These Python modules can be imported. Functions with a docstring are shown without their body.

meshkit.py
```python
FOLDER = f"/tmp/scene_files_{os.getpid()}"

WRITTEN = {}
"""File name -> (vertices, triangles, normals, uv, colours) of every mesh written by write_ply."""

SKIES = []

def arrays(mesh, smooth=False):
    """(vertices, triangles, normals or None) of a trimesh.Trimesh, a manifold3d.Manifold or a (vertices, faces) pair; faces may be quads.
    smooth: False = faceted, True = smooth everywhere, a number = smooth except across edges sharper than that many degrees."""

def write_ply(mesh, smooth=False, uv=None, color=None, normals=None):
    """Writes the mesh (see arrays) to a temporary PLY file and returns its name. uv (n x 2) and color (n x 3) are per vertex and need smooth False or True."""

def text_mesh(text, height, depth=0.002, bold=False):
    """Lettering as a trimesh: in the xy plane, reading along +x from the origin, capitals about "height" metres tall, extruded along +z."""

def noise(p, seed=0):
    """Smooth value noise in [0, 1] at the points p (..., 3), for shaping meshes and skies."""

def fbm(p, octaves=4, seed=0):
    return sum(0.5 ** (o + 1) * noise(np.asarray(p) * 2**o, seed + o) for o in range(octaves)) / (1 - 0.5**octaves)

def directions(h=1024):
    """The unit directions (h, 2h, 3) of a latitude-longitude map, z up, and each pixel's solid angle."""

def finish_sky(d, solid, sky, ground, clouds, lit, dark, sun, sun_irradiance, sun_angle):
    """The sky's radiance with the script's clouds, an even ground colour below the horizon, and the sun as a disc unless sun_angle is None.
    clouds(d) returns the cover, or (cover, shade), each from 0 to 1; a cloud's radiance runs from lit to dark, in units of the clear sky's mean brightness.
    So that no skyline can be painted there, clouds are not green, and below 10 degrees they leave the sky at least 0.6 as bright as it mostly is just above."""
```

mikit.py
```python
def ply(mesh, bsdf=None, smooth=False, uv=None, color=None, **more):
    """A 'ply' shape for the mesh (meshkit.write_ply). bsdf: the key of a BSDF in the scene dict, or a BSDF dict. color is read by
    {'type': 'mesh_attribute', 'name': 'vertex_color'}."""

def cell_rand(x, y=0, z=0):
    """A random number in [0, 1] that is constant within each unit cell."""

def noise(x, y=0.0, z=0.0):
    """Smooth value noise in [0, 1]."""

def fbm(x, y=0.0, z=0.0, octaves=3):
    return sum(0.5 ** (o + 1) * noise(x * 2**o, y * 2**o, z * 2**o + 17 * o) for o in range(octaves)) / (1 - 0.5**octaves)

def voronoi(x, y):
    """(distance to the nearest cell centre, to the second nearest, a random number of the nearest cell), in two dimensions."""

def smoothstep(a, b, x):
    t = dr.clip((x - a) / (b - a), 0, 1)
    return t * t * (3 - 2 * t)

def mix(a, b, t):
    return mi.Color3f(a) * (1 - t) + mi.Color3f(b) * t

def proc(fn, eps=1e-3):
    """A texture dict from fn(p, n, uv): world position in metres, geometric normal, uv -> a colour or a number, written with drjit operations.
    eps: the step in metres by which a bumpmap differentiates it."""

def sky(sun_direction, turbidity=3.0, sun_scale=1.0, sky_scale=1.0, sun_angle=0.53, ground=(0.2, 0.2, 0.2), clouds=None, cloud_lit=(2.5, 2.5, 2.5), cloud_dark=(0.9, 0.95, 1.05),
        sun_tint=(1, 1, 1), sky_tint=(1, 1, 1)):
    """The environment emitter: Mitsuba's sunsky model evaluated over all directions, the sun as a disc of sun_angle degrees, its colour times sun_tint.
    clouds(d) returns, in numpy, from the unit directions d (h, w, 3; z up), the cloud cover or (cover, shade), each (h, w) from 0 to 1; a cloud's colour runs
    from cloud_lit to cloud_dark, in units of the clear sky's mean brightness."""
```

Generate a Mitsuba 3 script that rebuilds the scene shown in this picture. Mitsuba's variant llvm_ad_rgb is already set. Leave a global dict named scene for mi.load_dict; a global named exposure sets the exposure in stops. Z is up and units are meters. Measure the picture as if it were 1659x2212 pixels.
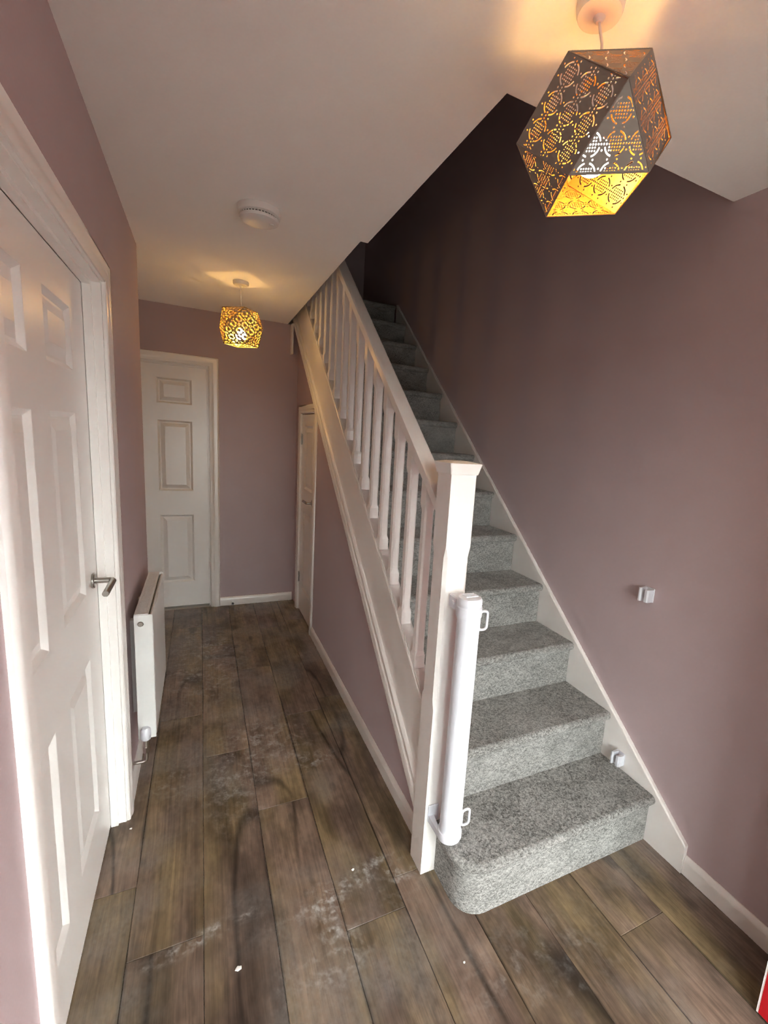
import math, random
import numpy as np
import trimesh, manifold3d, shapely
import shapely.geometry as sg
from shapely.ops import unary_union
from shapely import affinity
import drjit as dr
import mitsuba as mi
import mikit
from mikit import noise, fbm, cell_rand, smoothstep, mix, proc

random.seed(7)
rng = np.random.default_rng(7)
scene, labels = {'type': 'scene'}, {}
exposure = 0.10

# ------------------------------------------------------------------ camera
W_PX, H_PX = 1659, 2212
F_PX = 988.758
YAW, PITCH, ROLL = map(math.radians, (26.3943, 9.7717, 3.9976))
CAM = np.array([0.28368, 0.0, 1.56546])
fw = np.array([math.sin(YAW) * math.cos(PITCH), math.cos(YAW) * math.cos(PITCH), -math.sin(PITCH)])
rt0 = np.array([math.cos(YAW), -math.sin(YAW), 0.0])
up0 = np.cross(rt0, fw)
up = -rt0 * math.sin(ROLL) + up0 * math.cos(ROLL)
scene['camera'] = {
    'type': 'perspective',
    'to_world': mi.ScalarTransform4f().look_at(origin=CAM.tolist(), target=(CAM + fw).tolist(), up=up.tolist()),
    'fov_axis': 'x', 'fov': math.degrees(2 * math.atan(W_PX / 2 / F_PX)),
    'principal_point_offset_x': -90.0 / W_PX, 'principal_point_offset_y': -12.117 / H_PX,
    'near_clip': 0.02, 'far_clip': 200.0}

# ------------------------------------------------------------------ daylight (through the open front door), lamps further down
SKY_SCALE = 146.0
scene['sky'] = mikit.sky([-0.3, -0.45, 0.75], turbidity=4.0, sun_scale=0.0, sky_scale=SKY_SCALE, ground=(0.09, 0.09, 0.085),
                         clouds=lambda d: (np.ones(d.shape[:2]), np.zeros(d.shape[:2])), cloud_lit=(0.94, 1.01, 0.985))
LAMP = np.array([1.0, 0.56, 0.17])
NEAR_BULB, FAR_BULB = 120.0, 140.0

# ------------------------------------------------------------------ measured plan (metres; x right, y into the house, z up)
H = 2.4304
XR = 1.923          # right wall
XS = 1.004           # outer face of the stair string
XW = 1.035          # wall under the stairs
YB = 4.187          # back wall
YC = 2.93           # end of the left wall
YF = -0.42          # inner face of the front wall
NY, G, R = 1.0149, 0.26409, 0.2114   # first nosing, going, rise
def z_str(y): return 0.594 + 0.8 * (y - 1.34)          # top of the base rail on the outer string

# ------------------------------------------------------------------ materials
def C(*c): return {'type': 'rgb', 'value': list(c)}
def srgb(r, g, b):
    v = np.array([r, g, b]) / 255.0
    return [float(x) for x in np.where(v <= 0.04045, v / 12.92, ((v + 0.055) / 1.055) ** 2.4)]

def mat(key, base, rough=0.5, bump=None, bump_scale=1.0, **kw):
    b = {'type': 'principled', 'base_color': base if isinstance(base, dict) else C(*base), 'roughness': rough, **kw}
    if bump is not None:
        b = {'type': 'bumpmap', 'arbitrary': bump, 'scale': bump_scale, 'bsdf': b}
    scene[key] = {'type': 'twosided', 'bsdf': b}

def paint_fn(base, amp):
    def fn(p, n, uv):
        v = fbm(p.x * 3.1 + 3, p.y * 3.1, p.z * 3.1, 3) - 0.5
        w = noise(p.x * 240, p.y * 240, p.z * 240) - 0.5
        return mi.Color3f(*base) * (1 + amp * v + 0.03 * w)
    return fn
MAUVE = (0.430, 0.334, 0.342)
mat('mauve_paint', proc(paint_fn(MAUVE, 0.08)), 0.62, specular=0.35)
mat('ceiling_paint', proc(paint_fn((0.91, 0.89, 0.86), 0.05)), 0.9, specular=0.1)
mat('gloss_white', (0.87, 0.855, 0.825), 0.30, specular=0.5)
mat('door_white', (0.86, 0.85, 0.825), 0.34, specular=0.45)
mat('radiator_white', (0.70, 0.71, 0.695), 0.30)
mat('plastic_white', (0.66, 0.68, 0.73), 0.35)
mat('alarm_white', (0.80, 0.77, 0.74), 0.45)
mat('grey_slot', (0.10, 0.09, 0.085), 0.6)
mat('brushed_steel', (0.42, 0.40, 0.37), 0.28, metallic=1.0)
mat('chrome', (0.75, 0.72, 0.68), 0.12, metallic=1.0)
mat('red_door', (0.36, 0.006, 0.012), 0.35)
mat('cord_white', (0.75, 0.72, 0.68), 0.5)
mat('dark_rubber', (0.05, 0.05, 0.05), 0.6)
LAMP1, LAMP2 = (1.0112, 0.8158, 2.1864), (0.511, 3.197, 2.158)
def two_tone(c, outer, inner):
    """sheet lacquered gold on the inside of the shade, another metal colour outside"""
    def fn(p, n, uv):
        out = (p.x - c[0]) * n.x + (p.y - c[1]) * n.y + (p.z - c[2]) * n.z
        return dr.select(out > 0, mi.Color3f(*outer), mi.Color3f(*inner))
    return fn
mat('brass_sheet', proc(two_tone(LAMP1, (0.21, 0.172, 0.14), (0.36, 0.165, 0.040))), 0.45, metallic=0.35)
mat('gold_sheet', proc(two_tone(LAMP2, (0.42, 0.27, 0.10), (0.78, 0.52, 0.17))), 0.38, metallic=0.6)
mat('plaster_dust', (0.85, 0.83, 0.79), 0.8)
mat('core', (0.5, 0.48, 0.45), 0.9)
scene['pane_glass'] = {'type': 'thindielectric'}
def paving_fn(p, n, uv):
    return mi.Color3f(0.085, 0.084, 0.081) * (0.85 + 0.3 * fbm(p.x * 4, p.y * 4, p.z, 4))
mat('paving', proc(paving_fn), 0.9)

PLW, PX0, PLEN = 0.2052, 0.0655, 1.22
BUTT = {-1: 0.35, 0: 0.10, 1: 0.95, 2: 0.535, 3: 1.16, 4: 0.05, 5: 0.62, 6: 0.22, 7: 0.80, 8: 0.40, 9: 1.05}
def blob(p, cx, cy, sx, sy, a=0.0):
    c, s = math.cos(a), math.sin(a)
    u = ((p.x - cx) * c + (p.y - cy) * s) / sx
    v = (-(p.x - cx) * s + (p.y - cy) * c) / sy
    return dr.exp(-(u * u + v * v))
def floor_fn(p, n, uv):
    k = dr.floor((p.x - PX0) / PLW)
    fx = (p.x - PX0) / PLW - k
    off = mi.Float(0)
    for kk, b in BUTT.items():
        off = dr.select(dr.abs(k - kk) < 0.5, b, off)
    j = dr.floor((p.y - off) / PLEN)
    r1, r2, r3 = cell_rand(k + 50, j + 50, 1), cell_rand(k + 50, j + 50, 2), cell_rand(k + 50, j + 50, 3)
    # warped grain, stretched along the board
    wx = p.x + 0.026 * (noise(p.x * 6 + r1 * 40, p.y * 2.4, r2 * 30) - 0.5) + 0.008 * (noise(p.x * 30, p.y * 9, r1 * 9) - 0.5)
    g1 = fbm(wx * 150 + r1 * 90, p.y * 3.6, r2 * 20, 3)
    g2 = fbm(wx * 17 + r2 * 60, p.y * 2.6, r3 * 20, 3)
    g3 = fbm(wx * 14 + r3 * 33, p.y * 7.5, r1 * 20, 4)
    g4 = fbm(p.x * 70, p.y * 34, r2 * 11, 3)
    fine = noise(wx * 560, p.y * 22, r3 * 9)
    tone = mix((0.072, 0.050, 0.036), (0.168, 0.121, 0.084), smoothstep(0.26, 0.74, 0.36 * g2 + 0.64 * g3))
    tone = tone * (0.66 + 0.68 * g1) * (0.86 + 0.28 * fine) * (0.70 + 0.62 * g4)
    tone = tone * (0.80 + 0.34 * r1)
    # olive and mauve clouds within a board
    hue = smoothstep(0.38, 0.66, fbm(wx * 8 + r2 * 25, p.y * 2.2, 6 + r1 * 10, 3))
    tone = mix(tone * mi.Color3f(1.02, 0.95, 1.00), tone * mi.Color3f(1.05, 1.02, 0.78), hue)
    # dark mineral cracks and smoky bands running with the grain
    cr = dr.abs(noise(wx * 6.5 + r3 * 30, p.y * 0.8, 4.0 + r1 * 20) - 0.5)
    cr = smoothstep(0.034, 0.0, cr) * smoothstep(0.34, 0.56, noise(p.x * 3 + 9, p.y * 1.9, r2 * 15))
    tone = tone * (1 - 0.62 * cr)
    sm = 0.85 * smoothstep(0.56, 0.80, fbm(wx * 10 + r1 * 70, p.y * 1.5, 8 + r2 * 9, 3))
    tone = tone * (1 - 0.45 * sm)
    kn = smoothstep(0.80, 0.9, noise(p.x * 16 + r1 * 80, p.y * 9, r3 * 50)) * smoothstep(0.5, 0.7, noise(p.x * 2.2, p.y * 2.2, 3.0))
    tone = tone * (1 - 0.5 * kn)
    # scorched board edges of uneven width
    e = dr.minimum(fx, 1 - fx) * PLW
    ew = 0.0010 + 0.009 * smoothstep(0.38, 0.8, noise(p.y * 3.3 + k * 17, k * 3.1 + dr.select(fx > 0.5, 5, 0), 2.0))
    tone = tone * (1 - 0.58 * smoothstep(1.0, 0.15, e / ew))
    # plaster dust trodden and smeared over the boards
    qx = p.x + 0.03 * (fbm(p.x * 12, p.y * 12, 3.0, 2) - 0.5)
    n1 = fbm(qx * 17 + p.y * 6, p.y * 30, 2.0, 4)
    n2 = fbm(p.x * 120, p.y * 90, 5.0, 3)
    n3 = fbm(qx * 60 + p.y * 25, p.y * 45 - p.x * 20, 9.0, 3)
    area = 1.0 * blob(p, 0.72, 1.31, 0.17, 0.035, 0.2) + 0.75 * blob(p, 0.66, 1.20, 0.05, 0.10) + 0.85 * blob(p, 0.29, 1.315, 0.15, 0.022, 0.16) \
        + 0.45 * blob(p, 0.90, 1.26, 0.09, 0.07) + 0.40 * blob(p, 0.60, 1.07, 0.10, 0.06) + 0.5 * blob(p, 0.72, 1.98, 0.10, 0.05) + 0.30 * blob(p, 0.40, 1.95, 0.13, 0.22) \
        + 0.50 * blob(p, 0.28, 3.2, 0.22, 0.5) + 0.35 * blob(p, 0.55, 2.2, 0.2, 0.2) + 0.14 * blob(p, 1.2, 0.85, 0.3, 0.12) + 0.25 * blob(p, 0.15, 2.05, 0.12, 0.1)
    n4 = fbm(qx * 170, p.y * 170, 1.0, 2)
    dust = dr.clip(area * smoothstep(0.20, 0.80, n1) * smoothstep(0.30, 0.75, n3) * (0.25 + 0.9 * n2) * (0.4 + 1.2 * n4) * 1.35, 0, 0.72)
    tone = mix(tone, (0.43, 0.42, 0.40), dust)
    haze = 0.20 * smoothstep(0.42, 0.75, fbm(p.x * 4.0 + 7, p.y * 5.0, 1.0, 4)) * (0.5 + n2)
    return mix(tone, (0.27, 0.26, 0.25), dr.clip(haze, 0, 1))
def floor_rough(p, n, uv):
    return 0.44 + 0.22 * fbm(p.x * 9, p.y * 5, 2.0, 3)
mat('oak_plank', proc(floor_fn), proc(floor_rough), specular=0.34)

def carpet_fn(p, n, uv):
    s = 330.0
    a = cell_rand(p.x * s, p.y * s, p.z * s)
    b = noise(p.x * 190, p.y * 190, p.z * 190)
    big = fbm(p.x * 13 + 2, p.y * 15, p.z * 15, 3)
    mid = noise(p.x * 95, p.y * 95, p.z * 95)
    v = 0.50 + 0.75 * (b - 0.5) + 0.34 * (mid - 0.5) + 0.55 * (a - 0.5) + 0.62 * (big - 0.5)
    return mix((0.080, 0.077, 0.071), (0.352, 0.342, 0.325), dr.clip(v, 0, 1))
def carpet_bump(p, n, uv):
    return noise(p.x * 260, p.y * 260, p.z * 260) + 0.7 * noise(p.x * 520, p.y * 520, p.z * 520)
mat('grey_carpet', proc(carpet_fn), 0.95, bump=proc(carpet_bump, eps=6e-4), bump_scale=0.0022, specular=0.05, sheen=0.4)

# ------------------------------------------------------------------ helpers
COUNT = {}
def numbered(key):
    n = COUNT.get(key, 0); COUNT[key] = n + 1
    return key if n == 0 else f'{key}_{n:03d}'
def add(parent, name, mesh, bsdf, smooth=False, label=None, kind=None, **more):
    key = numbered((parent + '__' if parent else '') + name)
    if not isinstance(mesh, dict):
        mesh = mikit.ply(mesh, bsdf, smooth=smooth, **more)
    scene[key] = mesh
    if label or kind:
        labels[key] = {}
        if label: labels[key]['label'] = label
        if kind: labels[key]['kind'] = kind
    return key
def thing(name, label, cat, group=None):
    key = numbered(name)
    labels[key] = {'label': label, 'category': cat}
    if group: labels[key]['group'] = group
    return key
def struct(name, label=None):
    labels[name] = {'kind': 'structure'}
    if label: labels[name]['label'] = label
    return name
def join(*ms): return trimesh.util.concatenate([m for m in ms])

def box(x0, x1, y0, y1, z0, z1, c=0.0):
    if c <= 0:
        b = trimesh.creation.box(extents=(x1 - x0, y1 - y0, z1 - z0))
        b.apply_translation(((x0 + x1) / 2, (y0 + y1) / 2, (z0 + z1) / 2)); return b
    P = []
    for x, sx in ((x0, 1), (x1, -1)):
        for y, sy in ((y0, 1), (y1, -1)):
            for z, sz in ((z0, 1), (z1, -1)):
                P += [(x, y + sy * c, z + sz * c), (x + sx * c, y, z + sz * c), (x + sx * c, y + sy * c, z)]
    return trimesh.convex.convex_hull(np.array(P))
def to_tri(poly):
    return trimesh.creation.triangulate_polygon(poly, engine='earcut')
def prism(poly, a, b, axis):
    """polygon extruded from a to b along axis; polygon coordinates are the other two axes in x, y, z order"""
    if not isinstance(poly, sg.Polygon): poly = sg.Polygon(poly)
    m = trimesh.creation.extrude_polygon(poly, b - a, engine='earcut')
    v = m.vertices.copy(); out = np.empty_like(v)
    i, j = [k for k in range(3) if k != axis]
    out[:, i], out[:, j], out[:, axis] = v[:, 0], v[:, 1], v[:, 2] + a
    f = m.faces if axis != 1 else m.faces[:, ::-1]
    m = trimesh.Trimesh(out, f, process=False)
    if m.volume < 0: m.invert()
    return m
def loft(rings, caps=True, closed=True):
    """rings: list of (n,3) loops"""
    n = len(rings[0]); V = np.vstack(rings); F = []
    for r in range(len(rings) - 1):
        for i in range(n if closed else n - 1):
            a, b = r * n + i, r * n + (i + 1) % n
            F += [(a, b, b + n), (a, b + n, a + n)]
    if caps and closed:
        for base, flip in ((0, True), ((len(rings) - 1) * n, False)):
            c = len(V); V = np.vstack([V, V[base:base + n].mean(0)])
            for i in range(n):
                t = (base + i, base + (i + 1) % n, c)
                F.append(t[::-1] if flip else t)
    m = trimesh.Trimesh(V, np.array(F), process=False)
    if caps and m.volume < 0: m.invert()
    return m
def lathe(profile, cx, cy, seg=40):
    """profile (r, z) bottom to top, about a vertical axis"""
    t = np.linspace(0, 2 * math.pi, seg, endpoint=False)
    rings = [np.stack([cx + r * np.cos(t), cy + r * np.sin(t), np.full(seg, z)], 1) for r, z in profile]
    return loft(rings)
def tube(path, r, seg=12, closed=False):
    P = np.asarray(path, float); rings = []
    n = len(P); prev = None
    for i in range(n):
        if closed: t = P[(i + 1) % n] - P[i - 1]
        else: t = P[min(i + 1, n - 1)] - P[max(i - 1, 0)]
        t = t / np.linalg.norm(t)
        if prev is None:
            a = np.array([0, 0, 1.0]) if abs(t[2]) < 0.9 else np.array([1.0, 0, 0])
            u = np.cross(t, a)
        else:
            u = prev - t * (prev @ t)
        u /= np.linalg.norm(u); prev = u; v = np.cross(t, u)
        rr = r[i] if hasattr(r, '__len__') else r
        k = np.arange(seg) * 2 * math.pi / seg
        rings.append(P[i] + rr * (np.cos(k)[:, None] * u + np.sin(k)[:, None] * v))
    if closed: return loft(rings + [rings[0]], caps=False)
    return loft(rings)
def cyl(p0, p1, r, seg=28, c=0.0):
    p0, p1 = np.asarray(p0, float), np.asarray(p1, float)
    d = (p1 - p0) / np.linalg.norm(p1 - p0)
    if c <= 0: return tube([p0, p1], r, seg)
    return tube([p0, p0 + d * 1e-5, p0 + d * c, p1 - d * c, p1 - d * 1e-5, p1], [r - c, r - c, r, r, r - c, r - c], seg)
def rrect(w, h, r, n=5):
    return sg.box(-w / 2 + r, -h / 2 + r, w / 2 - r, h / 2 - r).buffer(r, quad_segs=n)

class Frame:
    """local (s along the wall, z up, n out of the wall) -> world"""
    def __init__(self, o, s, n): self.o, self.s, self.n = (np.array(v, float) for v in (o, s, n))
    def __call__(self, P):
        P = np.asarray(P, float)
        return self.o + P[:, :1] * self.s + P[:, 1:2] * np.array([0, 0, 1.0]) + P[:, 2:3] * self.n
    def mesh(self, m):
        m = trimesh.Trimesh(self(m.vertices), m.faces.copy(), process=False)
        if np.linalg.det(np.stack([self.s, [0, 0, 1], self.n])) < 0: m.invert()
        return m
def lbox(s0, s1, z0, z1, n0, n1, c=0.0): return box(s0, s1, z0, z1, n0, n1, c)

ARCH = [(0, 0), (0, .009), (.003, .0125), (.020, .0135), (.026, .0165), (.034, .018), (.052, .018), (.060, .0175), (.066, .014), (.0695, .009), (.07, 0)]
SKIRT = [(0, 0), (.013, 0), (.0145, .002), (.0145, .052), (.013, .060), (.009, .067), (.006, .073), (.003, .076), (0, .076)]   # (out, up)

def architrave(fr, s0, s1, zt, k=1.0):
    rings = []
    for which in range(4):
        ring = []
        for w, d in ARCH:
            w *= k
            ring.append({0: (s0 - w, 0.0, d), 1: (s0 - w, zt + w, d), 2: (s1 + w, zt + w, d), 3: (s1 + w, 0.0, d)}[which])
        rings.append(np.array(ring))
    return fr.mesh(loft(rings))
def skirting(p0, p1, out):
    """p0, p1 floor points on the wall face, out = unit vector into the room"""
    p0, p1, out = (np.array(v, float) for v in (p0, p1, out))
    prof = np.array(SKIRT)
    ring = lambda p: p + prof[:, :1] * out + prof[:, 1:] * np.array([0, 0, 1.0])
    return loft([ring(p0), ring(p1)])

def panelled_leaf(fr, s0, s1, z0, z1, thick, panels, key, m_leaf, gap_label=None, depth=0.0125):
    """a moulded door leaf: front face with recessed raised-and-fielded panels, each panel its own piece"""
    outer = sg.box(s0, z0, s1, z1)
    hole = unary_union([sg.box(*p) for p in panels])
    v2, f2 = to_tri(outer.difference(hole))
    front = trimesh.Trimesh(np.column_stack([v2, np.zeros(len(v2))]), f2, process=False)
    if front.face_normals[0][2] < 0: front.invert()
    ring0 = np.array([(s0, z0, 0), (s1, z0, 0), (s1, z1, 0), (s0, z1, 0)], float)
    ring1 = ring0 - [0, 0, thick]
    side = loft([ring1, ring0], caps=False)
    v3, f3 = to_tri(outer)
    back = trimesh.Trimesh(np.column_stack([v3, np.full(len(v3), -thick)]), f3, process=False)
    if back.face_normals[0][2] > 0: back.invert()
    lf = add(key, 'leaf', fr.mesh(join(front, side, back)), m_leaf)
    for (a, b, c, d) in panels:
        rings = []
        for ins, dep in ((0, 0), (.002, -.001), (.015, -depth), (.021, -depth), (.050, -.003), (.054, -.003)):
            rings.append(np.array([(a + ins, b + ins, dep), (c - ins, b + ins, dep), (c - ins, d - ins, dep), (a + ins, d - ins, dep)]))
        m = loft(rings, caps=False)
        q = rings[-1]
        m = join(m, trimesh.Trimesh(q, [[0, 1, 2], [0, 2, 3]], process=False))
        add(lf, 'panel', fr.mesh(m), m_leaf)
    return lf

# ================================================================== SETTING
# ---- floor of plank boards, each a board of its own with a small bevel
struct('floor')
add('floor', 'underlay', box(-0.40, XR, YF - 0.02, YB + 0.12, -0.06, -0.006), 'core')
for k in range(-2, 10):
    xa, xb = PX0 + k * PLW, PX0 + (k + 1) * PLW
    off = BUTT.get(k, 0.3)
    xa, xb = max(xa, -0.27), min(xb, XR)
    if xb - xa < 0.01: continue
    j0 = math.floor((YF - off) / PLEN)
    for j in range(j0, j0 + 6):
        ya, yb = max(off + j * PLEN, YF), min(off + (j + 1) * PLEN, YB)
        if yb - ya < 0.02: continue
        if k == -2 and yb < 3.0: continue
        e = 0.0006
        add('floor', 'plank', box(xa + e, xb - e, ya + e, yb - e, -0.006, 0.0, 0.0012), 'oak_plank')

def wall_yz(poly, x0, x1): return prism(poly, x0, x1, 0)
def wall_xz(poly, y0, y1): return prism(poly, y0, y1, 1)

# door openings: door_1 left wall, door_2 back wall, door_3 under the stairs, door_4 the front door
D1 = (0.965, 1.885, 1.985)
D2 = (-0.140, 0.340, 2.004)
D3 = (3.425, 3.945, 1.694)
D4 = (0.78, 1.70, 2.06)
SL4 = (0.17, 0.06, 0.72, 2.06)          # glazed side light beside the front door
struct('wall_left'); struct('wall_back'); struct('wall_right'); struct('wall_front'); struct('ceiling')
LIN = 0.025
scene['wall_left'] = mikit.ply(wall_yz(sg.box(YF - 0.3, 0, YC, H).difference(sg.box(D1[0] - LIN, -1, D1[1] + LIN, D1[2] + LIN)), -0.27, 0.0), 'mauve_paint')
struct('wall_alcove'); scene['wall_alcove'] = mikit.ply(box(-0.39, -0.27, YC, YB, -.05, H), 'mauve_paint')
scene['wall_back'] = mikit.ply(wall_xz(sg.box(-0.39, 0, XR, H).difference(sg.box(D2[0] - LIN, -1, D2[1] + LIN, D2[2] + LIN)), YB, YB + 0.12), 'mauve_paint')
scene['wall_right'] = mikit.ply(box(XR, XR + 0.2, YF - 0.3, 5.4, 0, 5.05), 'mauve_paint')
scene['wall_front'] = mikit.ply(wall_xz(sg.box(-0.27, 0, XR, H).difference(sg.box(D4[0], -1, D4[1], D4[2])).difference(sg.box(*SL4)), YF - 0.3, YF), 'mauve_paint')
struct('wall_stair')
wall_poly = sg.Polygon([(1.31, 0), (YB, 0), (YB, z_str(YB) - .412), (1.31, z_str(1.31) - .412)]).difference(sg.box(D3[0] - LIN, -1, D3[1] + LIN, D3[2] + LIN))
scene['wall_stair'] = mikit.ply(wall_yz(wall_poly, XW, XW + 0.07), 'mauve_paint')
ceil_poly = sg.Polygon([(-.39, YF - .3), (XR, YF - .3), (XR, 1.119), (.983, 1.119), (.983, 2.205), (.948, 2.205), (.948, YB + .12), (-.39, YB + .12)])
scene['ceiling'] = mikit.ply(prism(ceil_poly, H, H + 0.27, 2), 'ceiling_paint')
# upstairs, seen only up the dark stairwell
struct('wall_upstairs_left'); scene['wall_upstairs_left'] = mikit.ply(box(.85, .945, 1.02, 5.4, H + .27, 5.05), 'mauve_paint')
struct('wall_upstairs_near'); scene['wall_upstairs_near'] = mikit.ply(box(.945, XR, 1.02, 1.119, H + .27, 5.05), 'mauve_paint')
struct('wall_upstairs_end'); scene['wall_upstairs_end'] = mikit.ply(box(.945, XR, 5.25, 5.4, 2.6, 5.05), 'mauve_paint')
struct('ceiling_upstairs'); scene['ceiling_upstairs'] = mikit.ply(box(.85, XR, 1.02, 5.4, 5.05, 5.15), 'ceiling_paint')
struct('floor_upstairs'); scene['floor_upstairs'] = mikit.ply(box(.85, XR, YB + .121, 5.4, 2.5, 13 * R), 'grey_carpet')
struct('wall_beyond_left'); scene['wall_beyond_left'] = mikit.ply(join(box(-1.2, -1.1, .3, 3.2, -.1, H), box(-1.2, -.271, 3.1, 3.2, -.1, H), box(-1.2, -.271, .3, .4, -.1, H), box(-1.2, -.271, .3, 3.2, H, H + .1), box(-1.2, -.271, .3, 3.2, -.2, -.1)), 'core')
struct('wall_beyond_back'); scene['wall_beyond_back'] = mikit.ply(join(box(-.5, XR + .1, 5.4, 5.5, -.1, 2.5), box(-.5, -.4, YB, 5.5, -.1, 2.5), box(XR, XR + .1, YB + .12, 5.5, -.1, 2.5), box(-.5, XR + .1, YB + .121, 5.5, -.3, -.2), box(-.5, XR + .1, YB + .121, 5.5, 2.431, 2.499)), 'core')
struct('ground'); scene['ground'] = mikit.ply(box(-30, 30, -40, YF - 0.3, -0.30, -0.13), 'paving')

# ---- skirting
def sk(name, p0, p1, out):
    struct(name); scene[name] = mikit.ply(skirting(p0, p1, out), 'gloss_white', smooth=35)
sk('baseboard_left', (0, D1[1] + .072, 0), (0, YC, 0), (1, 0, 0))
sk('baseboard_front', (0, D1[0] - .072, 0), (0, YF, 0), (1, 0, 0))
sk('baseboard_back', (D2[1] + .072, YB, 0), (XW - .0145, YB, 0), (0, -1, 0))
sk('baseboard_stair', (XW, 1.337, 0), (XW, D3[0] - .074, 0), (-1, 0, 0))
sk('baseboard_right', (XR, YF, 0), (XR, 0.872, 0), (-1, 0, 0))

# ---- doors
def lining(key, fr, s0, s1, zt, n0, n1, stop=None):
    t = LIN - 0.001
    parts = [lbox(s0 - t, s0, 0, zt + t, n0, n1), lbox(s1, s1 + t, 0, zt + t, n0, n1), lbox(s0, s1, zt, zt + t, n0, n1)]
    if stop:
        a, b = stop; w = .011
        parts += [lbox(s0, s0 + w, 0, zt, a, b), lbox(s1 - w, s1, 0, zt, a, b), lbox(s0, s1, zt - w, zt, a, b)]
    add(key, 'lining', fr.mesh(join(*parts)), 'gloss_white')
def steel_lever(key, fr, s, z, n, dirn, L=0.125, neck=0.055, r=0.0095):
    h = add(key, 'handle', fr.mesh(join(
        tube([(s, z, n), (s, z, n + neck - .012), (s + dirn * .003, z, n + neck - .004), (s + dirn * .012, z, n + neck), (s + dirn * .03, z, n + neck), (s + dirn * L, z, n + neck)], r, 20))),
        'brushed_steel', smooth=40, label='brushed steel lever handle')
    add(h, 'rose', fr.mesh(cyl((s, z, n + .0005), (s, z, n + .009), .026, 32, .002)), 'brushed_steel', smooth=40)

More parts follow.
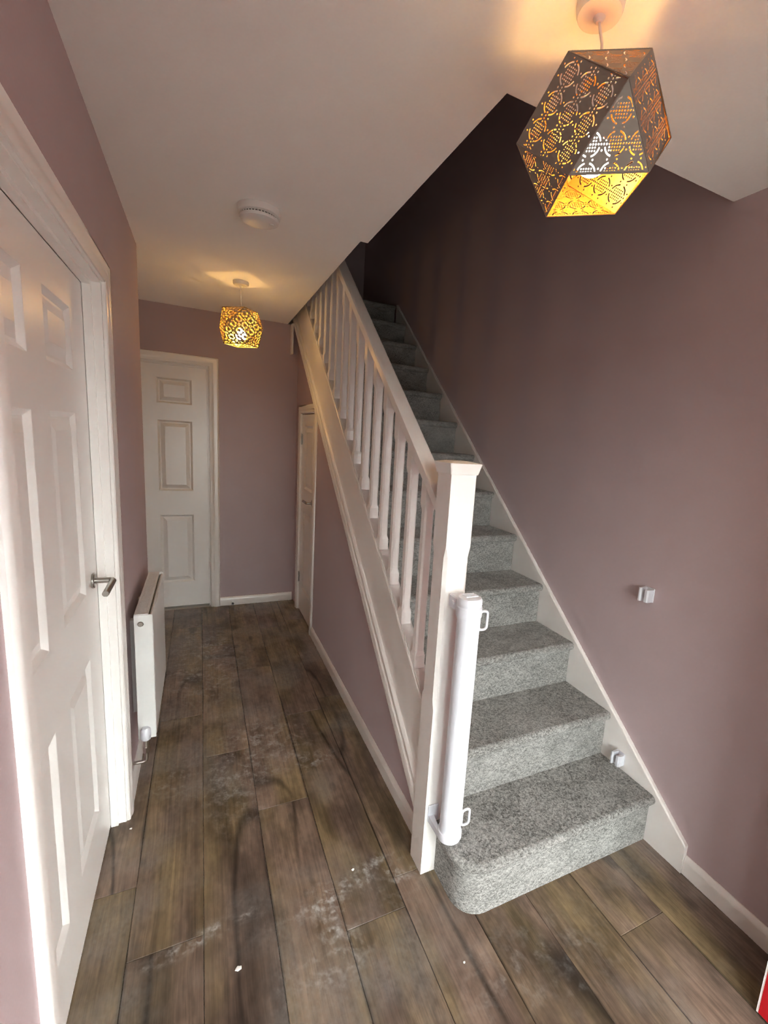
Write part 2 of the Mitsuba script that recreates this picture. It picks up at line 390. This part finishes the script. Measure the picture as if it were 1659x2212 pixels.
# door_1: six-panel door in the left wall
d = struct('door_1', 'white six-panel door with a steel lever in the left wall')
fr = Frame((0, 0, 0), (0, 1, 0), (1, 0, 0))
add(d, 'architrave', architrave(fr, D1[0] - .004, D1[1] + .004, D1[2] + .005), 'gloss_white', smooth=30)
lining(d, fr, D1[0], D1[1], D1[2], -.12, -.0005, (-.050, -.026))
frl = Frame((-.0515, 0, 0), (0, 1, 0), (1, 0, 0))
s0, s1, zb, zt = D1[0] + .003, D1[1] - .003, .008, D1[2] - .012
cols = [(1.045, 1.305), (1.445, 1.708)]
rows = [(.215, .785), (1.0, 1.57), (1.69, 1.865)]
leaf = panelled_leaf(frl, s0, s1, zb, zt, .04, [(a, r0, b, r1) for a, b in cols for r0, r1 in rows], d, 'door_white')
steel_lever(d, frl, 1.800, 1.020, 0.0, -1, L=.150, neck=.060)

# door_2: narrow three-panel door in the back wall
d = struct('door_2', 'narrow white three-panel door in the back wall')
fr = Frame((0, YB, 0), (1, 0, 0), (0, -1, 0))
add(d, 'architrave', architrave(fr, D2[0] - .004, D2[1] + .004, D2[2] + .005), 'gloss_white', smooth=30)
lining(d, fr, D2[0], D2[1], D2[2], -.115, -.0005, (-.045, -.030))
frl = Frame((0, YB + .0465, 0), (1, 0, 0), (0, -1, 0))
panelled_leaf(frl, D2[0] + .003, D2[1] - .003, .012, D2[2] - .004, .04, [(-.028, .225, .218, .805), (-.028, 1.005, .218, 1.57), (-.028, 1.70, .218, 1.895)], d, 'door_white')

# door_3: low cupboard door under the stairs
d = struct('door_3', 'low white cupboard door under the stairs')
fr = Frame((XW, 0, 0), (0, 1, 0), (-1, 0, 0))
add(d, 'architrave', architrave(fr, D3[0] - .004, D3[1] + .004, D3[2] + .005, .9), 'gloss_white', smooth=30)
lining(d, fr, D3[0], D3[1], D3[2], -.068, -.0005)
frl = Frame((XW + .006, 0, 0), (0, 1, 0), (-1, 0, 0))
lf = panelled_leaf(frl, D3[0] + .003, D3[1] - .003, .01, D3[2] - .005, .035, [(3.535, 1.09, 3.835, 1.60), (3.535, .22, 3.835, .90)], d, 'door_white')
steel_lever(d, frl, 3.475, 1.02, 0.0, 1, L=.12, neck=.05)
for z in (1.49, .30):
    add(d, 'hinge', frl.mesh(join(cyl((D3[1] - .001, z - .045, .005), (D3[1] - .001, z + .045, .005), .006, 12), lbox(D3[1] - .028, D3[1] - .002, z - .04, z + .04, -.001, .0012))), 'brushed_steel', smooth=40, label='steel butt hinge')

# door_4: the open front door, red outside, with a white edge; only its lower corner is in view
d = struct('door_4', 'open red front door with a white edge')
fr4 = Frame((D4[1] - .002, YF + .012, 0), (0, 1, 0), (-1, 0, 0))
FL = 0.895
panelled_leaf(fr4, 0.0, FL, .012, 2.035, .026, [(.13, .20, .40, .85), (.50, .20, .77, .85), (.13, 1.05, .40, 1.85), (.50, 1.05, .77, 1.85)], d, 'red_door')
add(d, 'inner_skin', fr4.mesh(join(lbox(0, FL, .012, 2.035, -.046, -.0265), lbox(FL, FL + .006, .010, 2.037, -.046, -.001))), 'gloss_white', label='white inner face and edge')
steel_lever(d, fr4, FL - .06, 1.03, 0.0, -1)
frf = Frame((0, YF, 0), (1, 0, 0), (0, 1, 0))
add(d, 'door_frame', frf.mesh(join(lbox(D4[0], D4[0] + .06, 0, D4[2], -.19, -.11), lbox(D4[1] - .002, D4[1], 0, D4[2], -.19, -.001), lbox(D4[0] + .06, D4[1] - .002, D4[2] - .05, D4[2], -.19, -.11),
                                    lbox(D4[0], D4[1] - .002, -.05, .012, -.25, -.06))), 'gloss_white')

wn = struct('window_1', 'glazed side light beside the front door')
a, b, c_, e = SL4
add(wn, 'frame', frf.mesh(join(lbox(a, a + .05, b, e, -.19, -.12), lbox(c_ - .05, c_, b, e, -.19, -.12), lbox(a + .05, c_ - .05, b, b + .05, -.19, -.12), lbox(a + .05, c_ - .05, e - .05, e, -.19, -.12))), 'gloss_white')
pv = frf(np.array([(a + .05, b + .05, -.15), (c_ - .05, b + .05, -.15), (c_ - .05, e - .05, -.15), (a + .05, e - .05, -.15)]))
add(wn, 'pane', trimesh.Trimesh(pv, [[0, 1, 2], [0, 2, 3]], process=False), 'pane_glass')

# ================================================================== STAIRS
XI, XO = 1.0360, XR - 0.0190          # carpet runs from the outer string to the wall string
st = thing('staircase', 'straight closed staircase with grey carpeted steps and white strings', 'staircase')
def nosing_profile():
    P = [(-.024, 0.0), (-.024, R * .5), (-.024, R - .046), (-.021, R - .040), (-.012, R - .037), (-.005, R - .032)]
    r = .019
    for a in np.linspace(-20, 90, 9):
        P.append((-r + r * math.cos(math.radians(a)), R - r + r * math.sin(math.radians(a))))
    return P      # (outward offset from the nosing line, height above the tread below)
PROF = nosing_profile()
def step_mesh(path, normals, z0, y_back):
    path, normals = np.array(path, float), np.array(normals, float)
    rings = []
    for o, h in PROF:
        q = path + normals * o
        rings.append(np.column_stack([q, np.full(len(q), z0 + h)]))
    front = loft([r[::1] for r in rings], caps=False, closed=False)
    top = rings[-1]
    loop = np.vstack([top[:, :2], [[path[-1, 0] - 0.0, y_back], [path[0, 0], y_back]]])
    pg = sg.Polygon(loop).buffer(0)
    if pg.geom_type != 'Polygon': pg = max(pg.geoms, key=lambda g: g.area)
    v, f = to_tri(pg)
    tm = trimesh.Trimesh(np.column_stack([v, np.full(len(v), z0 + R)]), f, process=False)
    if tm.face_normals[0][2] < 0: tm.invert()
    m = join(front, tm)
    return m
for i in range(13):
    yn, z0 = NY + i * G, i * R
    if i == 0:
        r = .115
        xl = 1.012
        path = [(XO, yn), (1.6, yn), (1.3, yn)]
        nrm = [(0, -1)] * 3
        for a in np.linspace(0, 90, 14):
            t = math.radians(a)
            path.append((xl + r - r * math.sin(t), yn + r - r * math.cos(t))); nrm.append((-math.sin(t), -math.cos(t)))
        path += [(xl, 1.2444)]; nrm += [(-1, 0)]
        m = step_mesh(path, nrm, 0.0, 1.2444)
        m = join(m, box(1.0745, XO, 1.2444, yn + G + .03, R - .03, R))
        lab = 'curved bottom step'
    else:
        m = step_mesh([(XO, yn), (1.5, yn), (XI if i > 1 else 1.0745, yn)] if i > 1 else [(XO, yn), (1.5, yn), (1.0745, yn)], [(0, -1)] * 3, z0, yn + G + .026 if i < 12 else YB + .12)
        lab = None
        if i == 1: m = join(m, box(XI, 1.0745, 1.338, yn + G + .026, z0 + R - .03, z0 + R))
    add(st, 'step', m, 'grey_carpet', smooth=40, label=lab)
# wall string
def ws(y): return 0.2114 + 0.8 * (y - NY) + .010
poly = sg.Polygon([(.874, 0), (1.22, 0), (4.17, ws(4.17) - .42), (4.17, ws(4.17)), (.874, ws(.874))])
add(st, 'wall_string', prism(poly, XR - .018, XR - .0003, 0), 'gloss_white')
add(st, 'string_cap', loft([np.array([(XR - .018 + a, y, ws(y) + b) for a, b in ((.0, 0), (.002, .005), (.006, .008), (.0177, .008), (.0177, 0))]) for y in (.874, 4.17)]), 'gloss_white', smooth=40)
# outer string board and the moulded trim under it
YS0, YS1 = 1.338, YB - .002
poly = sg.Polygon([(YS0, z_str(YS0) - .0425), (YS1, z_str(YS1) - .0425), (YS1, z_str(YS1) - .411), (YS0, z_str(YS0) - .411)])
add(st, 'outer_string', prism(poly, XS, XW - .001, 0), 'gloss_white')
TR = [(0, 0), (-.015, .001), (-.019, .006), (-.019, .046), (-.016, .052), (-.007, .056), (-.007, .060), (-.013, .066), (-.013, .088), (-.006, .100), (0, .103)]
add(st, 'string_moulding', loft([np.array([(XS + a, y, z_str(y) - .411 + b) for a, b in TR] + [(XS + .004, y, z_str(y) - .411 + .0)]) for y in (YS0, YS1)]), 'gloss_white', smooth=35)
add(st, 'string_end', box(XS - .034, XS - .019, YB - .075, YB - .003, 2.185, H - .002, .002), 'gloss_white')

# ================================================================== BANISTER
bn = thing('banister', 'white banister with square newel, sloping handrail and stop-chamfered spindles', 'banister')
def octa(cx, cy, w, c, z):
    h = w / 2
    return np.array([(cx - h + c, cy - h, z), (cx + h - c, cy - h, z), (cx + h, cy - h + c, z), (cx + h, cy + h - c, z),
                     (cx + h - c, cy + h, z), (cx - h + c, cy + h, z), (cx - h, cy + h - c, z), (cx - h, cy - h + c, z)])
NX, NYC = 1.027, 1.291
nw = add(bn, 'newel_post', loft([octa(NX, NYC, .092, .0012, z) for z in (0.0,)] + [octa(NX, NYC, .092, .0012, .655), octa(NX, NYC, .092, .011, .69), octa(NX, NYC, .092, .011, 1.19), octa(NX, NYC, .092, .0012, 1.225), octa(NX, NYC, .092, .0012, 1.461)]), 'gloss_white')
add(nw, 'newel_cap', loft([octa(NX, NYC, .099, .002, 1.4612), octa(NX, NYC, .101, .002, 1.463), octa(NX, NYC, .114, .002, 1.493), octa(NX, NYC, .116, .002, 1.4965), octa(NX, NYC, .06, .002, 1.5025)]), 'gloss_white')
SL = 0.8
def sloped(profile, y0, y1, zref):
    """profile (dx from the rail's centre, dz from the line zref(y)); plumb ends"""
    pr = np.array(profile, float)
    ring = lambda y: np.column_stack([NX + pr[:, 0], np.full(len(pr), y), zref(y) + pr[:, 1]])
    return loft([ring(y0), ring(y1)])
def z_hr(y): return 1.487 + SL * (y - 1.509)
HR = [(-.020, -.062), (-.020, -.050), (-.031, -.046), (-.0325, -.036), (-.030, -.024), (-.032, -.014), (-.030, -.006), (-.022, -.0015), (-.010, 0)]
HR = HR + [(-a, b) for a, b in HR[::-1]]
YTOP = 4.12
add(bn, 'handrail', sloped(HR, 1.3375, YTOP, z_hr), 'gloss_white', smooth=35)
BR = [(-.0295, -.042), (-.0295, -.005), (-.0265, 0), (-.0225, 0), (-.0225, -.004), (.0225, -.004), (.0225, 0), (.0265, 0), (.0295, -.005), (.0295, -.042)]
br = add(bn, 'base_rail', sloped(BR, 1.3375, YTOP, z_str), 'gloss_white')
ys = [1.3395] + [1.463 + .1488 * k for k in range(18)]
BW = .043
def spindle(yc, half=False):
    zb, zt = z_str(yc), z_hr(yc) - .058
    def ring(z, w, c, shear):
        o = octa(NX, yc, w, c, z)
        if shear: o[:, 2] += SL * (o[:, 1] - yc)
        return o
    L = zt - zb
    return loft([ring(zb - .004, BW, .001, True), ring(zb + .034, BW, .001, False), ring(zb + .052, .037, .0065, False), ring(zt - .104, .037, .0065, False), ring(zt - .080, BW, .001, False), ring(zt - .0045, BW, .001, True)])
for y in ys:
    add(bn, 'spindle', spindle(y + BW / 2 + .0003), 'gloss_white')
for a, b in zip(ys[:-1], ys[1:]):
    add(br, 'fillet', sloped([(-.0205, -.004), (-.0205, .004), (.0205, .004), (.0205, -.004)], a + BW + .002, b - .002, z_str), 'gloss_white')
add(bn, 'landing_newel', box(NX - .046, NX + .046, YTOP + .002, YTOP + .06, 2.75, 3.75, .003), 'gloss_white')

# ================================================================== STAIR GATE (rolled up in its tube on the newel)
GX, GY = 1.036, 1.163
gt = thing('stair_gate', 'white roll-up stair gate housing strapped upright to the newel post', 'stair gate')
add(gt, 'tube', lathe([(.0, .232), (.034, .232), (.0355, .236), (.0355, 1.035), (.034, 1.04), (0, 1.04)], GX, GY, 48), 'plastic_white', smooth=40)
cap = add(gt, 'top_cap', lathe([(.0362, 1.022), (.0400, 1.022), (.0412, 1.026), (.0412, 1.056), (.0390, 1.059), (.0390, 1.063), (.0405, 1.066), (.0400, 1.078), (.036, 1.086), (.026, 1.090), (.0, 1.091)], GX, GY, 48), 'plastic_white', smooth=30)
add(cap, 'grip_ridge', join(*[box(GX - .022, GX + .022, GY - .002 + dy, GY + .002 + dy, 1.0885, 1.0935, .001) for dy in (-.012, 0, .012)]), 'plastic_white')
add(gt, 'wall_bracket', join(box(GX - .030, GX + .020, GY + .030, 1.2446, 1.030, 1.074, .004), cyl((GX - .018, GY + .050, 1.052), (GX - .036, GY + .050, 1.052), .009, 20, .001)), 'plastic_white', smooth=30, label='white top bracket screwed to the newel')
add(gt, 'bottom_cup', lathe([(.0, .216), (.034, .216), (.040, .220), (.0425, .228), (.0425, .246), (.0405, .249), (.0362, .249)], GX, GY, 48), 'plastic_white', smooth=35)
add(gt, 'wall_bracket', join(prism([(GX - .041, GY), (GX - .033, GY), (GX - .022, 1.2446), (GX - .044, 1.2446)], .222, .246, 2), box(GX - .046, GX - .004, 1.2385, 1.2446, .222, .285, .002)), 'plastic_white', label='white bottom bracket screwed to the newel')
def loop(cx, cy, cz, w, h, r, wall=.0045):
    c = np.array(rrect(w, h, min(w, h) * .38, 6).exterior.coords)[:-1]
    return tube([(cx + a, cy, cz + b) for a, b in c], wall, 10, closed=True)
bar = add(gt, 'gate_bar', box(GX + .030, GX + .040, GY - .012, GY + .006, .250, 1.020, .003), 'plastic_white')
add(bar, 'hook_loop', loop(GX + .052, GY - .008, 1.005, .030, .062, .01), 'plastic_white', smooth=50)
add(bar, 'hook_loop', loop(GX + .056, GY - .008, .282, .030, .060, .01), 'plastic_white', smooth=50)

# catches for the gate on the other side
def catch(n):
    """wall catch: pad and two hooked jaws; local x out of the wall, y along it"""
    pad = box(0, .006, -.024, .024, -.030, .030, .003)
    jaw1 = prism(sg.Polygon([(.006, -.022), (.034, -.022), (.040, -.017), (.040, -.006), (.034, -.006), (.034, -.011), (.006, -.011)]), -.027, .024, 2)
    jaw2 = prism(sg.Polygon([(.006, .010), (.036, .010), (.042, .015), (.042, .020), (.006, .022)]), -.029, .027, 2)
    web = box(.006, .022, -.011, .010, -.026, -.008, .002)
    stud = cyl((.006, 0, .010), (.016, 0, .010), .006, 16, .001)
    return pad, join(jaw1, jaw2), join(web, stud)
def put_catch(x, y, z, label, s=1.0):
    k = thing('gate_catch', label, 'gate catch', 'gate catches opposite the newel')
    for nm, m in zip(('pad', 'jaws', 'stop'), catch(0)):
        v = m.vertices * s; v[:, 0] *= -1
        mm = trimesh.Trimesh(v + [x, y, z], m.faces[:, ::-1], process=False)
        add(k, nm, mm, 'plastic_white')
put_catch(XR, 1.199, 1.003, 'small white plastic gate catch screwed to the mauve wall above the stairs')
put_catch(XR - .0185, 1.200, .262, 'small white plastic gate catch on the white wall string at the second step', .95)

# ================================================================== RADIATOR
rd = thing('radiator', 'white panel radiator on the left wall between the door and the corner', 'radiator')
RX0, RX1, RY0, RY1, RZ0, RZ1 = .034, .098, 2.03, 2.625, .245, .800
add(rd, 'panel', join(box(RX1 - .014, RX1, RY0 + .004, RY1 - .004, RZ0 + .012, RZ1 - .012, .005), box(RX0, RX0 + .010, RY0 + .006, RY1 - .006, RZ0 + .012, RZ1 - .014, .004)), 'radiator_white')
add(rd, 'flute', prism(unary_union([sg.box(y, RX0 + .010, y + .014, RX1 - .0142) for y in np.arange(RY0 + .03, RY1 - .04, .034)] + [sg.box(RY0 + .02, RX0 + .030, RY1 - .02, RX0 + .033)]).buffer(0) if False else sg.box(RX0 + .0105, RY0 + .02, RX1 - .0145, RY1 - .02), RZ0 + .05, RZ1 - .05, 2), 'core')
sd = add(rd, 'side_panel', box(RX0 - .002, RX1 - .001, RY0 - .002, RY0 + .003, RZ0 + .006, RZ1 - .004, .0015), 'radiator_white')
add(sd, 'air_vent', cyl((RX0 + .022, RY0 - .0022, RZ1 - .040), (RX0 + .022, RY0 - .010, RZ1 - .040), .0105, 20, .002), 'brushed_steel', smooth=40, label='grey plug in the end panel')
add(rd, 'side_panel', box(RX0 - .002, RX1 - .001, RY1 - .003, RY1 + .002, RZ0 + .006, RZ1 - .004, .0015), 'radiator_white')
bars = [sg.box(RX0 - .001, RY0 + .004, RX1 - .016, RY1 - .004).difference(unary_union([sg.box(RX0 + .006, y, RX1 - .024, y + .0035) for y in np.arange(RY0 + .02, RY1 - .02, .010)]))]
add(rd, 'top_grille', prism(bars[0], RZ1 - .008, RZ1 - .0015, 2), 'radiator_white')
for by in (RY0 + .16, RY1 - .16): add(rd, 'bracket', box(.0005, RX0, by - .015, by + .015, RZ0 + .05, RZ1 - .08), 'radiator_white')
vx, vy = RX0 + .026, RY0 - .012
vl = add(rd, 'valve', join(cyl((vx, vy, .200), (vx, vy, .258), .0105, 20, .001), cyl((vx, vy, .232), (vx, RY0 + .02, RZ0 + .032), .0085, 16), cyl((vx, vy, .196), (vx, vy, .222), .0135, 6, .001), cyl((vx, vy, .172), (vx, vy, .200), .0075, 16)), 'chrome', smooth=40, label='chrome valve body and tail')
add(vl, 'valve_cap', lathe([(.0, .254), (.015, .254), (.0185, .258), (.0195, .285), (.018, .300), (.012, .308), (0, .310)], vx, vy, 28), 'plastic_white', smooth=40, label='white valve cap')
add(vl, 'pipe', tube([(vx, vy, .180), (vx, vy, .166), (vx - .003, vy, .158), (vx - .012, vy, .154), (.001, vy, .154)], .0070, 14), 'chrome', smooth=50)

# ================================================================== CEILING THINGS
sa = thing('smoke_alarm', 'round white smoke alarm on the ceiling before the far pendant lamp', 'smoke alarm')
ax, ay = .506, 2.150
add(sa, 'base', lathe([(0, H - .0005), (.082, H - .0005), (.084, H - .006), (.082, H - .026), (.074, H - .029), (0, H - .029)][::-1], ax, ay, 56), 'alarm_white', smooth=35)
add(sa, 'slot_ring', lathe([(0, H - .0292), (.070, H - .0292), (.070, H - .0355), (0, H - .0355)][::-1], ax, ay, 48), 'grey_slot', label='dark vent slot')
add(sa, 'cover', lathe([(0, H - .0357), (.0755, H - .0357), (.0765, H - .039), (.073, H - .046), (.060, H - .052), (.035, H - .0545), (0, H - .055)][::-1], ax, ay, 56), 'alarm_white', smooth=35)
add(sa, 'slat', join(*[box(ax + .0705 * math.cos(t) - .0018, ax + .0705 * math.cos(t) + .0018, ay + .0705 * math.sin(t) - .0018, ay + .0705 * math.sin(t) + .0018, H - .0356, H - .0291) for t in np.arange(0, 2 * math.pi, math.pi / 18)]), 'alarm_white', kind='stuff')
add(sa, 'test_button', lathe([(0, H - .0585), (.008, H - .0580), (.0095, H - .056), (.0095, H - .0535), (0, H - .0535)], ax + .045, ay - .022, 20), 'alarm_white', smooth=40)

# ---- pendant lamps: a folded sheet shade (square, eight triangles, four lozenges), cut through with a lace of holes
def shade_vertices(c, a, hz, m, yaw, tx, ty):
    V = []
    for h, off, r in ((hz, 0, a), (0, 45, m * a * 2 ** .5), (-hz, 0, a)):
        for k in range(4):
            t = math.radians(yaw + off + 90 * k)
            V.append((r * math.cos(t), r * math.sin(t), h))
    V = np.array(V)
    tx, ty = math.radians(tx), math.radians(ty)
    Rx = np.array([[1, 0, 0], [0, math.cos(tx), -math.sin(tx)], [0, math.sin(tx), math.cos(tx)]])
    Ry = np.array([[math.cos(ty), 0, math.sin(ty)], [0, 1, 0], [-math.sin(ty), 0, math.cos(ty)]])
    return V @ (Ry @ Rx).T + np.array(c)
FACES = []
for k in range(4):
    k1 = (k + 1) % 4
    FACES += [('tri', (k, 4 + k, k1)), ('tri', (8 + k, 8 + k1, 4 + k)), ('quad', (k, 4 + (k - 1) % 4, 8 + k, 4 + k))]
def ngon(cx, cy, r, n=6, a0=0.0):
    t = a0 + np.arange(n) * 2 * math.pi / n
    return sg.Polygon(np.column_stack([cx + r * np.cos(t), cy + r * np.sin(t)]))
def arc_slot(cx, cy, r0, r1, a0, a1, n=6):
    t = np.radians(np.linspace(a0, a1, n))
    return sg.Polygon(np.vstack([np.column_stack([cx + r1 * np.cos(t), cy + r1 * np.sin(t)]), np.column_stack([cx + r0 * np.cos(t), cy + r0 * np.sin(t)])[::-1]]))
def moorish(T):
    H_ = []
    for q in range(4):
        H_.append(arc_slot(0, 0, .37 * T, .43 * T, 45 + 90 * q - 31, 45 + 90 * q + 31))
    for a in range(-2, 3):
        for b in range(-2, 3):
            x, y = a * .105 * T, b * .105 * T
            if 0.09 * T < math.hypot(x, y) < .31 * T and b != 0: H_.append(ngon(x, y, .037 * T, 5, .3))
    for a in range(9): H_.append(ngon((a - 4) * T / 9, 0, .040 * T, 6))
    for q in range(4):
        t = math.radians(90 * q)
        H_.append(ngon(.5 * T + .30 * T * math.cos(t), .5 * T + .30 * T * math.sin(t), .040 * T, 6))
    return H_
def lace(T):
    H_ = []
    for q in range(6): H_.append(arc_slot(0, 0, .27 * T, .43 * T, 60 * q + 5, 60 * q + 55, 5))
    for q in range(6): H_.append(arc_slot(0, 0, .185 * T, .245 * T, 60 * q + 35, 60 * q + 85, 4))
    for x, y in ((.5, .5),):
        for q in range(4): H_.append(arc_slot(x * T, y * T, .055 * T, .20 * T, 90 * q + 8, 90 * q + 82, 4))
    return H_
def facet(P, kind, T, pattern, margin, th=.0007):
    """flat sheet for the polygon P with the pattern cut out"""
    P = np.array(P); c = P.mean(0)
    u = P[1] - P[0]; u = u / np.linalg.norm(u)
    n = np.cross(P[1] - P[0], P[2] - P[0]); n /= np.linalg.norm(n)
    if n @ (c - CENTER) < 0: n = -n
    v = np.cross(n, u)
    q = np.column_stack([(P - c) @ u, (P - c) @ v])
    outline = sg.Polygon(q)
    if not outline.exterior.is_ccw: outline = sg.Polygon(q[::-1])
    inner = outline.buffer(-margin, join_style=2)
    base = pattern(T); holes = []
    if kind == 'tri': rot = 0
    x0, y0, x1, y1 = inner.bounds
    o = (0.0, 0.0)
    for i in range(math.floor(x0 / T) - 1, math.ceil(x1 / T) + 2):
        for j in range(math.floor(y0 / T) - 1, math.ceil(y1 / T) + 2):
            for h in base:
                g = affinity.translate(h, i * T + o[0], j * T + o[1])
                if inner.contains(g): holes.append(g)
                elif inner.intersects(g):
                    g = g.intersection(inner)
                    if g.geom_type == 'Polygon' and g.area > 2.0e-6: holes.append(g)
    holes = [sg.polygon.orient(h) for h in holes]
    sheet = sg.Polygon(outline.exterior.coords, [list(h.exterior.coords) for h in holes])
    if not sheet.is_valid: sheet = outline.difference(unary_union(holes))
    m = trimesh.creation.extrude_polygon(sheet, th, engine='earcut')
    w = m.vertices
    out = c + w[:, :1] * u + w[:, 1:2] * v + (w[:, 2:3] - th) * n
    return trimesh.Trimesh(out, m.faces, process=False)
CENTER = None
def pendant(key, c, a, hz, m, yaw, tx, ty, rose, T, pattern, margin, m_sheet, bulb, bulb_z, bulb_r, power, drop_xy):
    global CENTER
    V = shade_vertices(c, a, hz, m, yaw, tx, ty); CENTER = np.array(c)
    edges = set()
    for _, f in FACES:
        for i in range(len(f)): edges.add(tuple(sorted((f[i], f[(i + 1) % len(f)]))))
    sh = add(key, 'lamp_shade', join(*[tube([V[i], V[j]], .0013, 6) for i, j in sorted(edges)]), m_sheet, smooth=50)
    for kind, f in FACES:
        add(sh, 'facet', facet(V[list(f)], kind, T, pattern, margin), m_sheet)
    top = V[:4].mean(0)
    add(sh, 'spider', join(*[tube([top + (V[i] - top) * .14, V[i] * .995 + top * .005], .0015, 6) for i in range(4)], lathe([(.016, -.001), (.021, -.001), (.021, .001), (.016, .001)], 0, 0, 24).apply_translation(top)), m_sheet)
    rx, ry = rose
    add(key, 'ceiling_rose', lathe([(0, H - .0005), (.045, H - .0005), (.0465, H - .003), (.045, H - .014), (.042, H - .022), (.036, H - .0245), (.012, H - .026), (.006, H - .034), (0, H - .034)][::-1], rx, ry, 40), 'cord_white', smooth=35)
    bx, by = bulb
    hz_ = bulb_z + bulb_r
    ztop = top[2]
    add(key, 'flex', tube([(rx, ry, H - .03), (rx + (bx - rx) * .55, ry + (by - ry) * .55, (H + ztop) / 2), (bx, by, hz_ + .055)], .0026, 8), 'cord_white', smooth=50)
    add(key, 'lamp_holder', lathe([(.0, hz_ + .008), (.016, hz_ + .008), (.0185, hz_ + .012), (.0185, hz_ + .040), (.014, hz_ + .052), (.006, hz_ + .060), (0, hz_ + .060)], bx, by, 24), 'cord_white', smooth=40)
    pr = [(0, bulb_z - bulb_r)] + [(bulb_r * math.cos(t), bulb_z + bulb_r * math.sin(t)) for t in np.radians(np.linspace(-75, 55, 12))] + [(bulb_r * .42, bulb_z + bulb_r * 1.05), (bulb_r * .40, bulb_z + bulb_r + .010), (0, bulb_z + bulb_r + .010)]
    k = add(key, 'bulb', lathe(pr, bx, by, 24), 'plastic_white', smooth=60, label='glowing warm bulb')
    scene[k]['emitter'] = {'type': 'area', 'radiance': {'type': 'rgb', 'value': [float(power * x) for x in LAMP]}}
p1 = thing('pendant_lamp', 'large faceted perforated metal pendant lamp hanging close in front of the stairwell', 'pendant lamp', 'faceted pendant lamps')
pendant(p1, LAMP1, .109, .104, 1.024, 200.2, -4.57, -4.855, (1.0, .829), .0455, moorish, .0035, 'brass_sheet', (1.016, .818), 2.158, .0345, NEAR_BULB, None)
p2 = thing('pendant_lamp', 'lit gold pendant lamp with a lacy shade at the far end of the hall', 'pendant lamp', 'faceted pendant lamps')
pendant(p2, LAMP2, .103, .104, 1.02, 8.0, 1.0, -1.5, (.513, 3.22), .046, lace, .003, 'gold_sheet', (.512, 3.197), 2.112, .031, FAR_BULB, None)

# ================================================================== SMALL THINGS ON THE FLOOR
def flake(cx, cy, r, h, seed):
    g = np.random.default_rng(seed)
    n = 11; t = np.arange(n) * 2 * math.pi / n
    rr = r * (0.75 + .4 * g.random(n))
    ring = lambda k, z: np.column_stack([cx + k * rr * np.cos(t), cy + .8 * k * rr * np.sin(t), np.full(n, z)])
    return loft([ring(.92, .0002), ring(1.0, h * .4), ring(.75, h)])
t = thing('plaster_flake', 'white flake of plaster, the largest crumb, lying on the floorboards near the front', 'plaster flake')
add(t, 'crumb', flake(.361, 1.180, .0095, .004, 1), 'plaster_dust')
for i, (x, y, r, lab) in enumerate([(.006 + .012, 1.840, .005, 'tiny white crumb on the floor beside the left door frame'), (.985, .935, .004, 'tiny white crumb on the floor in front of the bottom step'),
                                    (.760, 1.355, .006, 'small white crumb in the trodden plaster dust')]):
    t = thing('plaster_flake', lab, 'plaster flake'); add(t, 'crumb', flake(x, y, r, .003, 5 + i), 'plaster_dust')
t = thing('door_stop', 'small dark door stop on the back skirting beside the door frame', 'door stop')
add(t, 'post', cyl((.512, YB - .0148, .030), (.512, YB - .052, .030), .007, 16, .001), 'chrome', smooth=40)
add(t, 'tip', cyl((.512, YB - .0522, .030), (.512, YB - .062, .030), .010, 16, .002), 'dark_rubber', smooth=40)
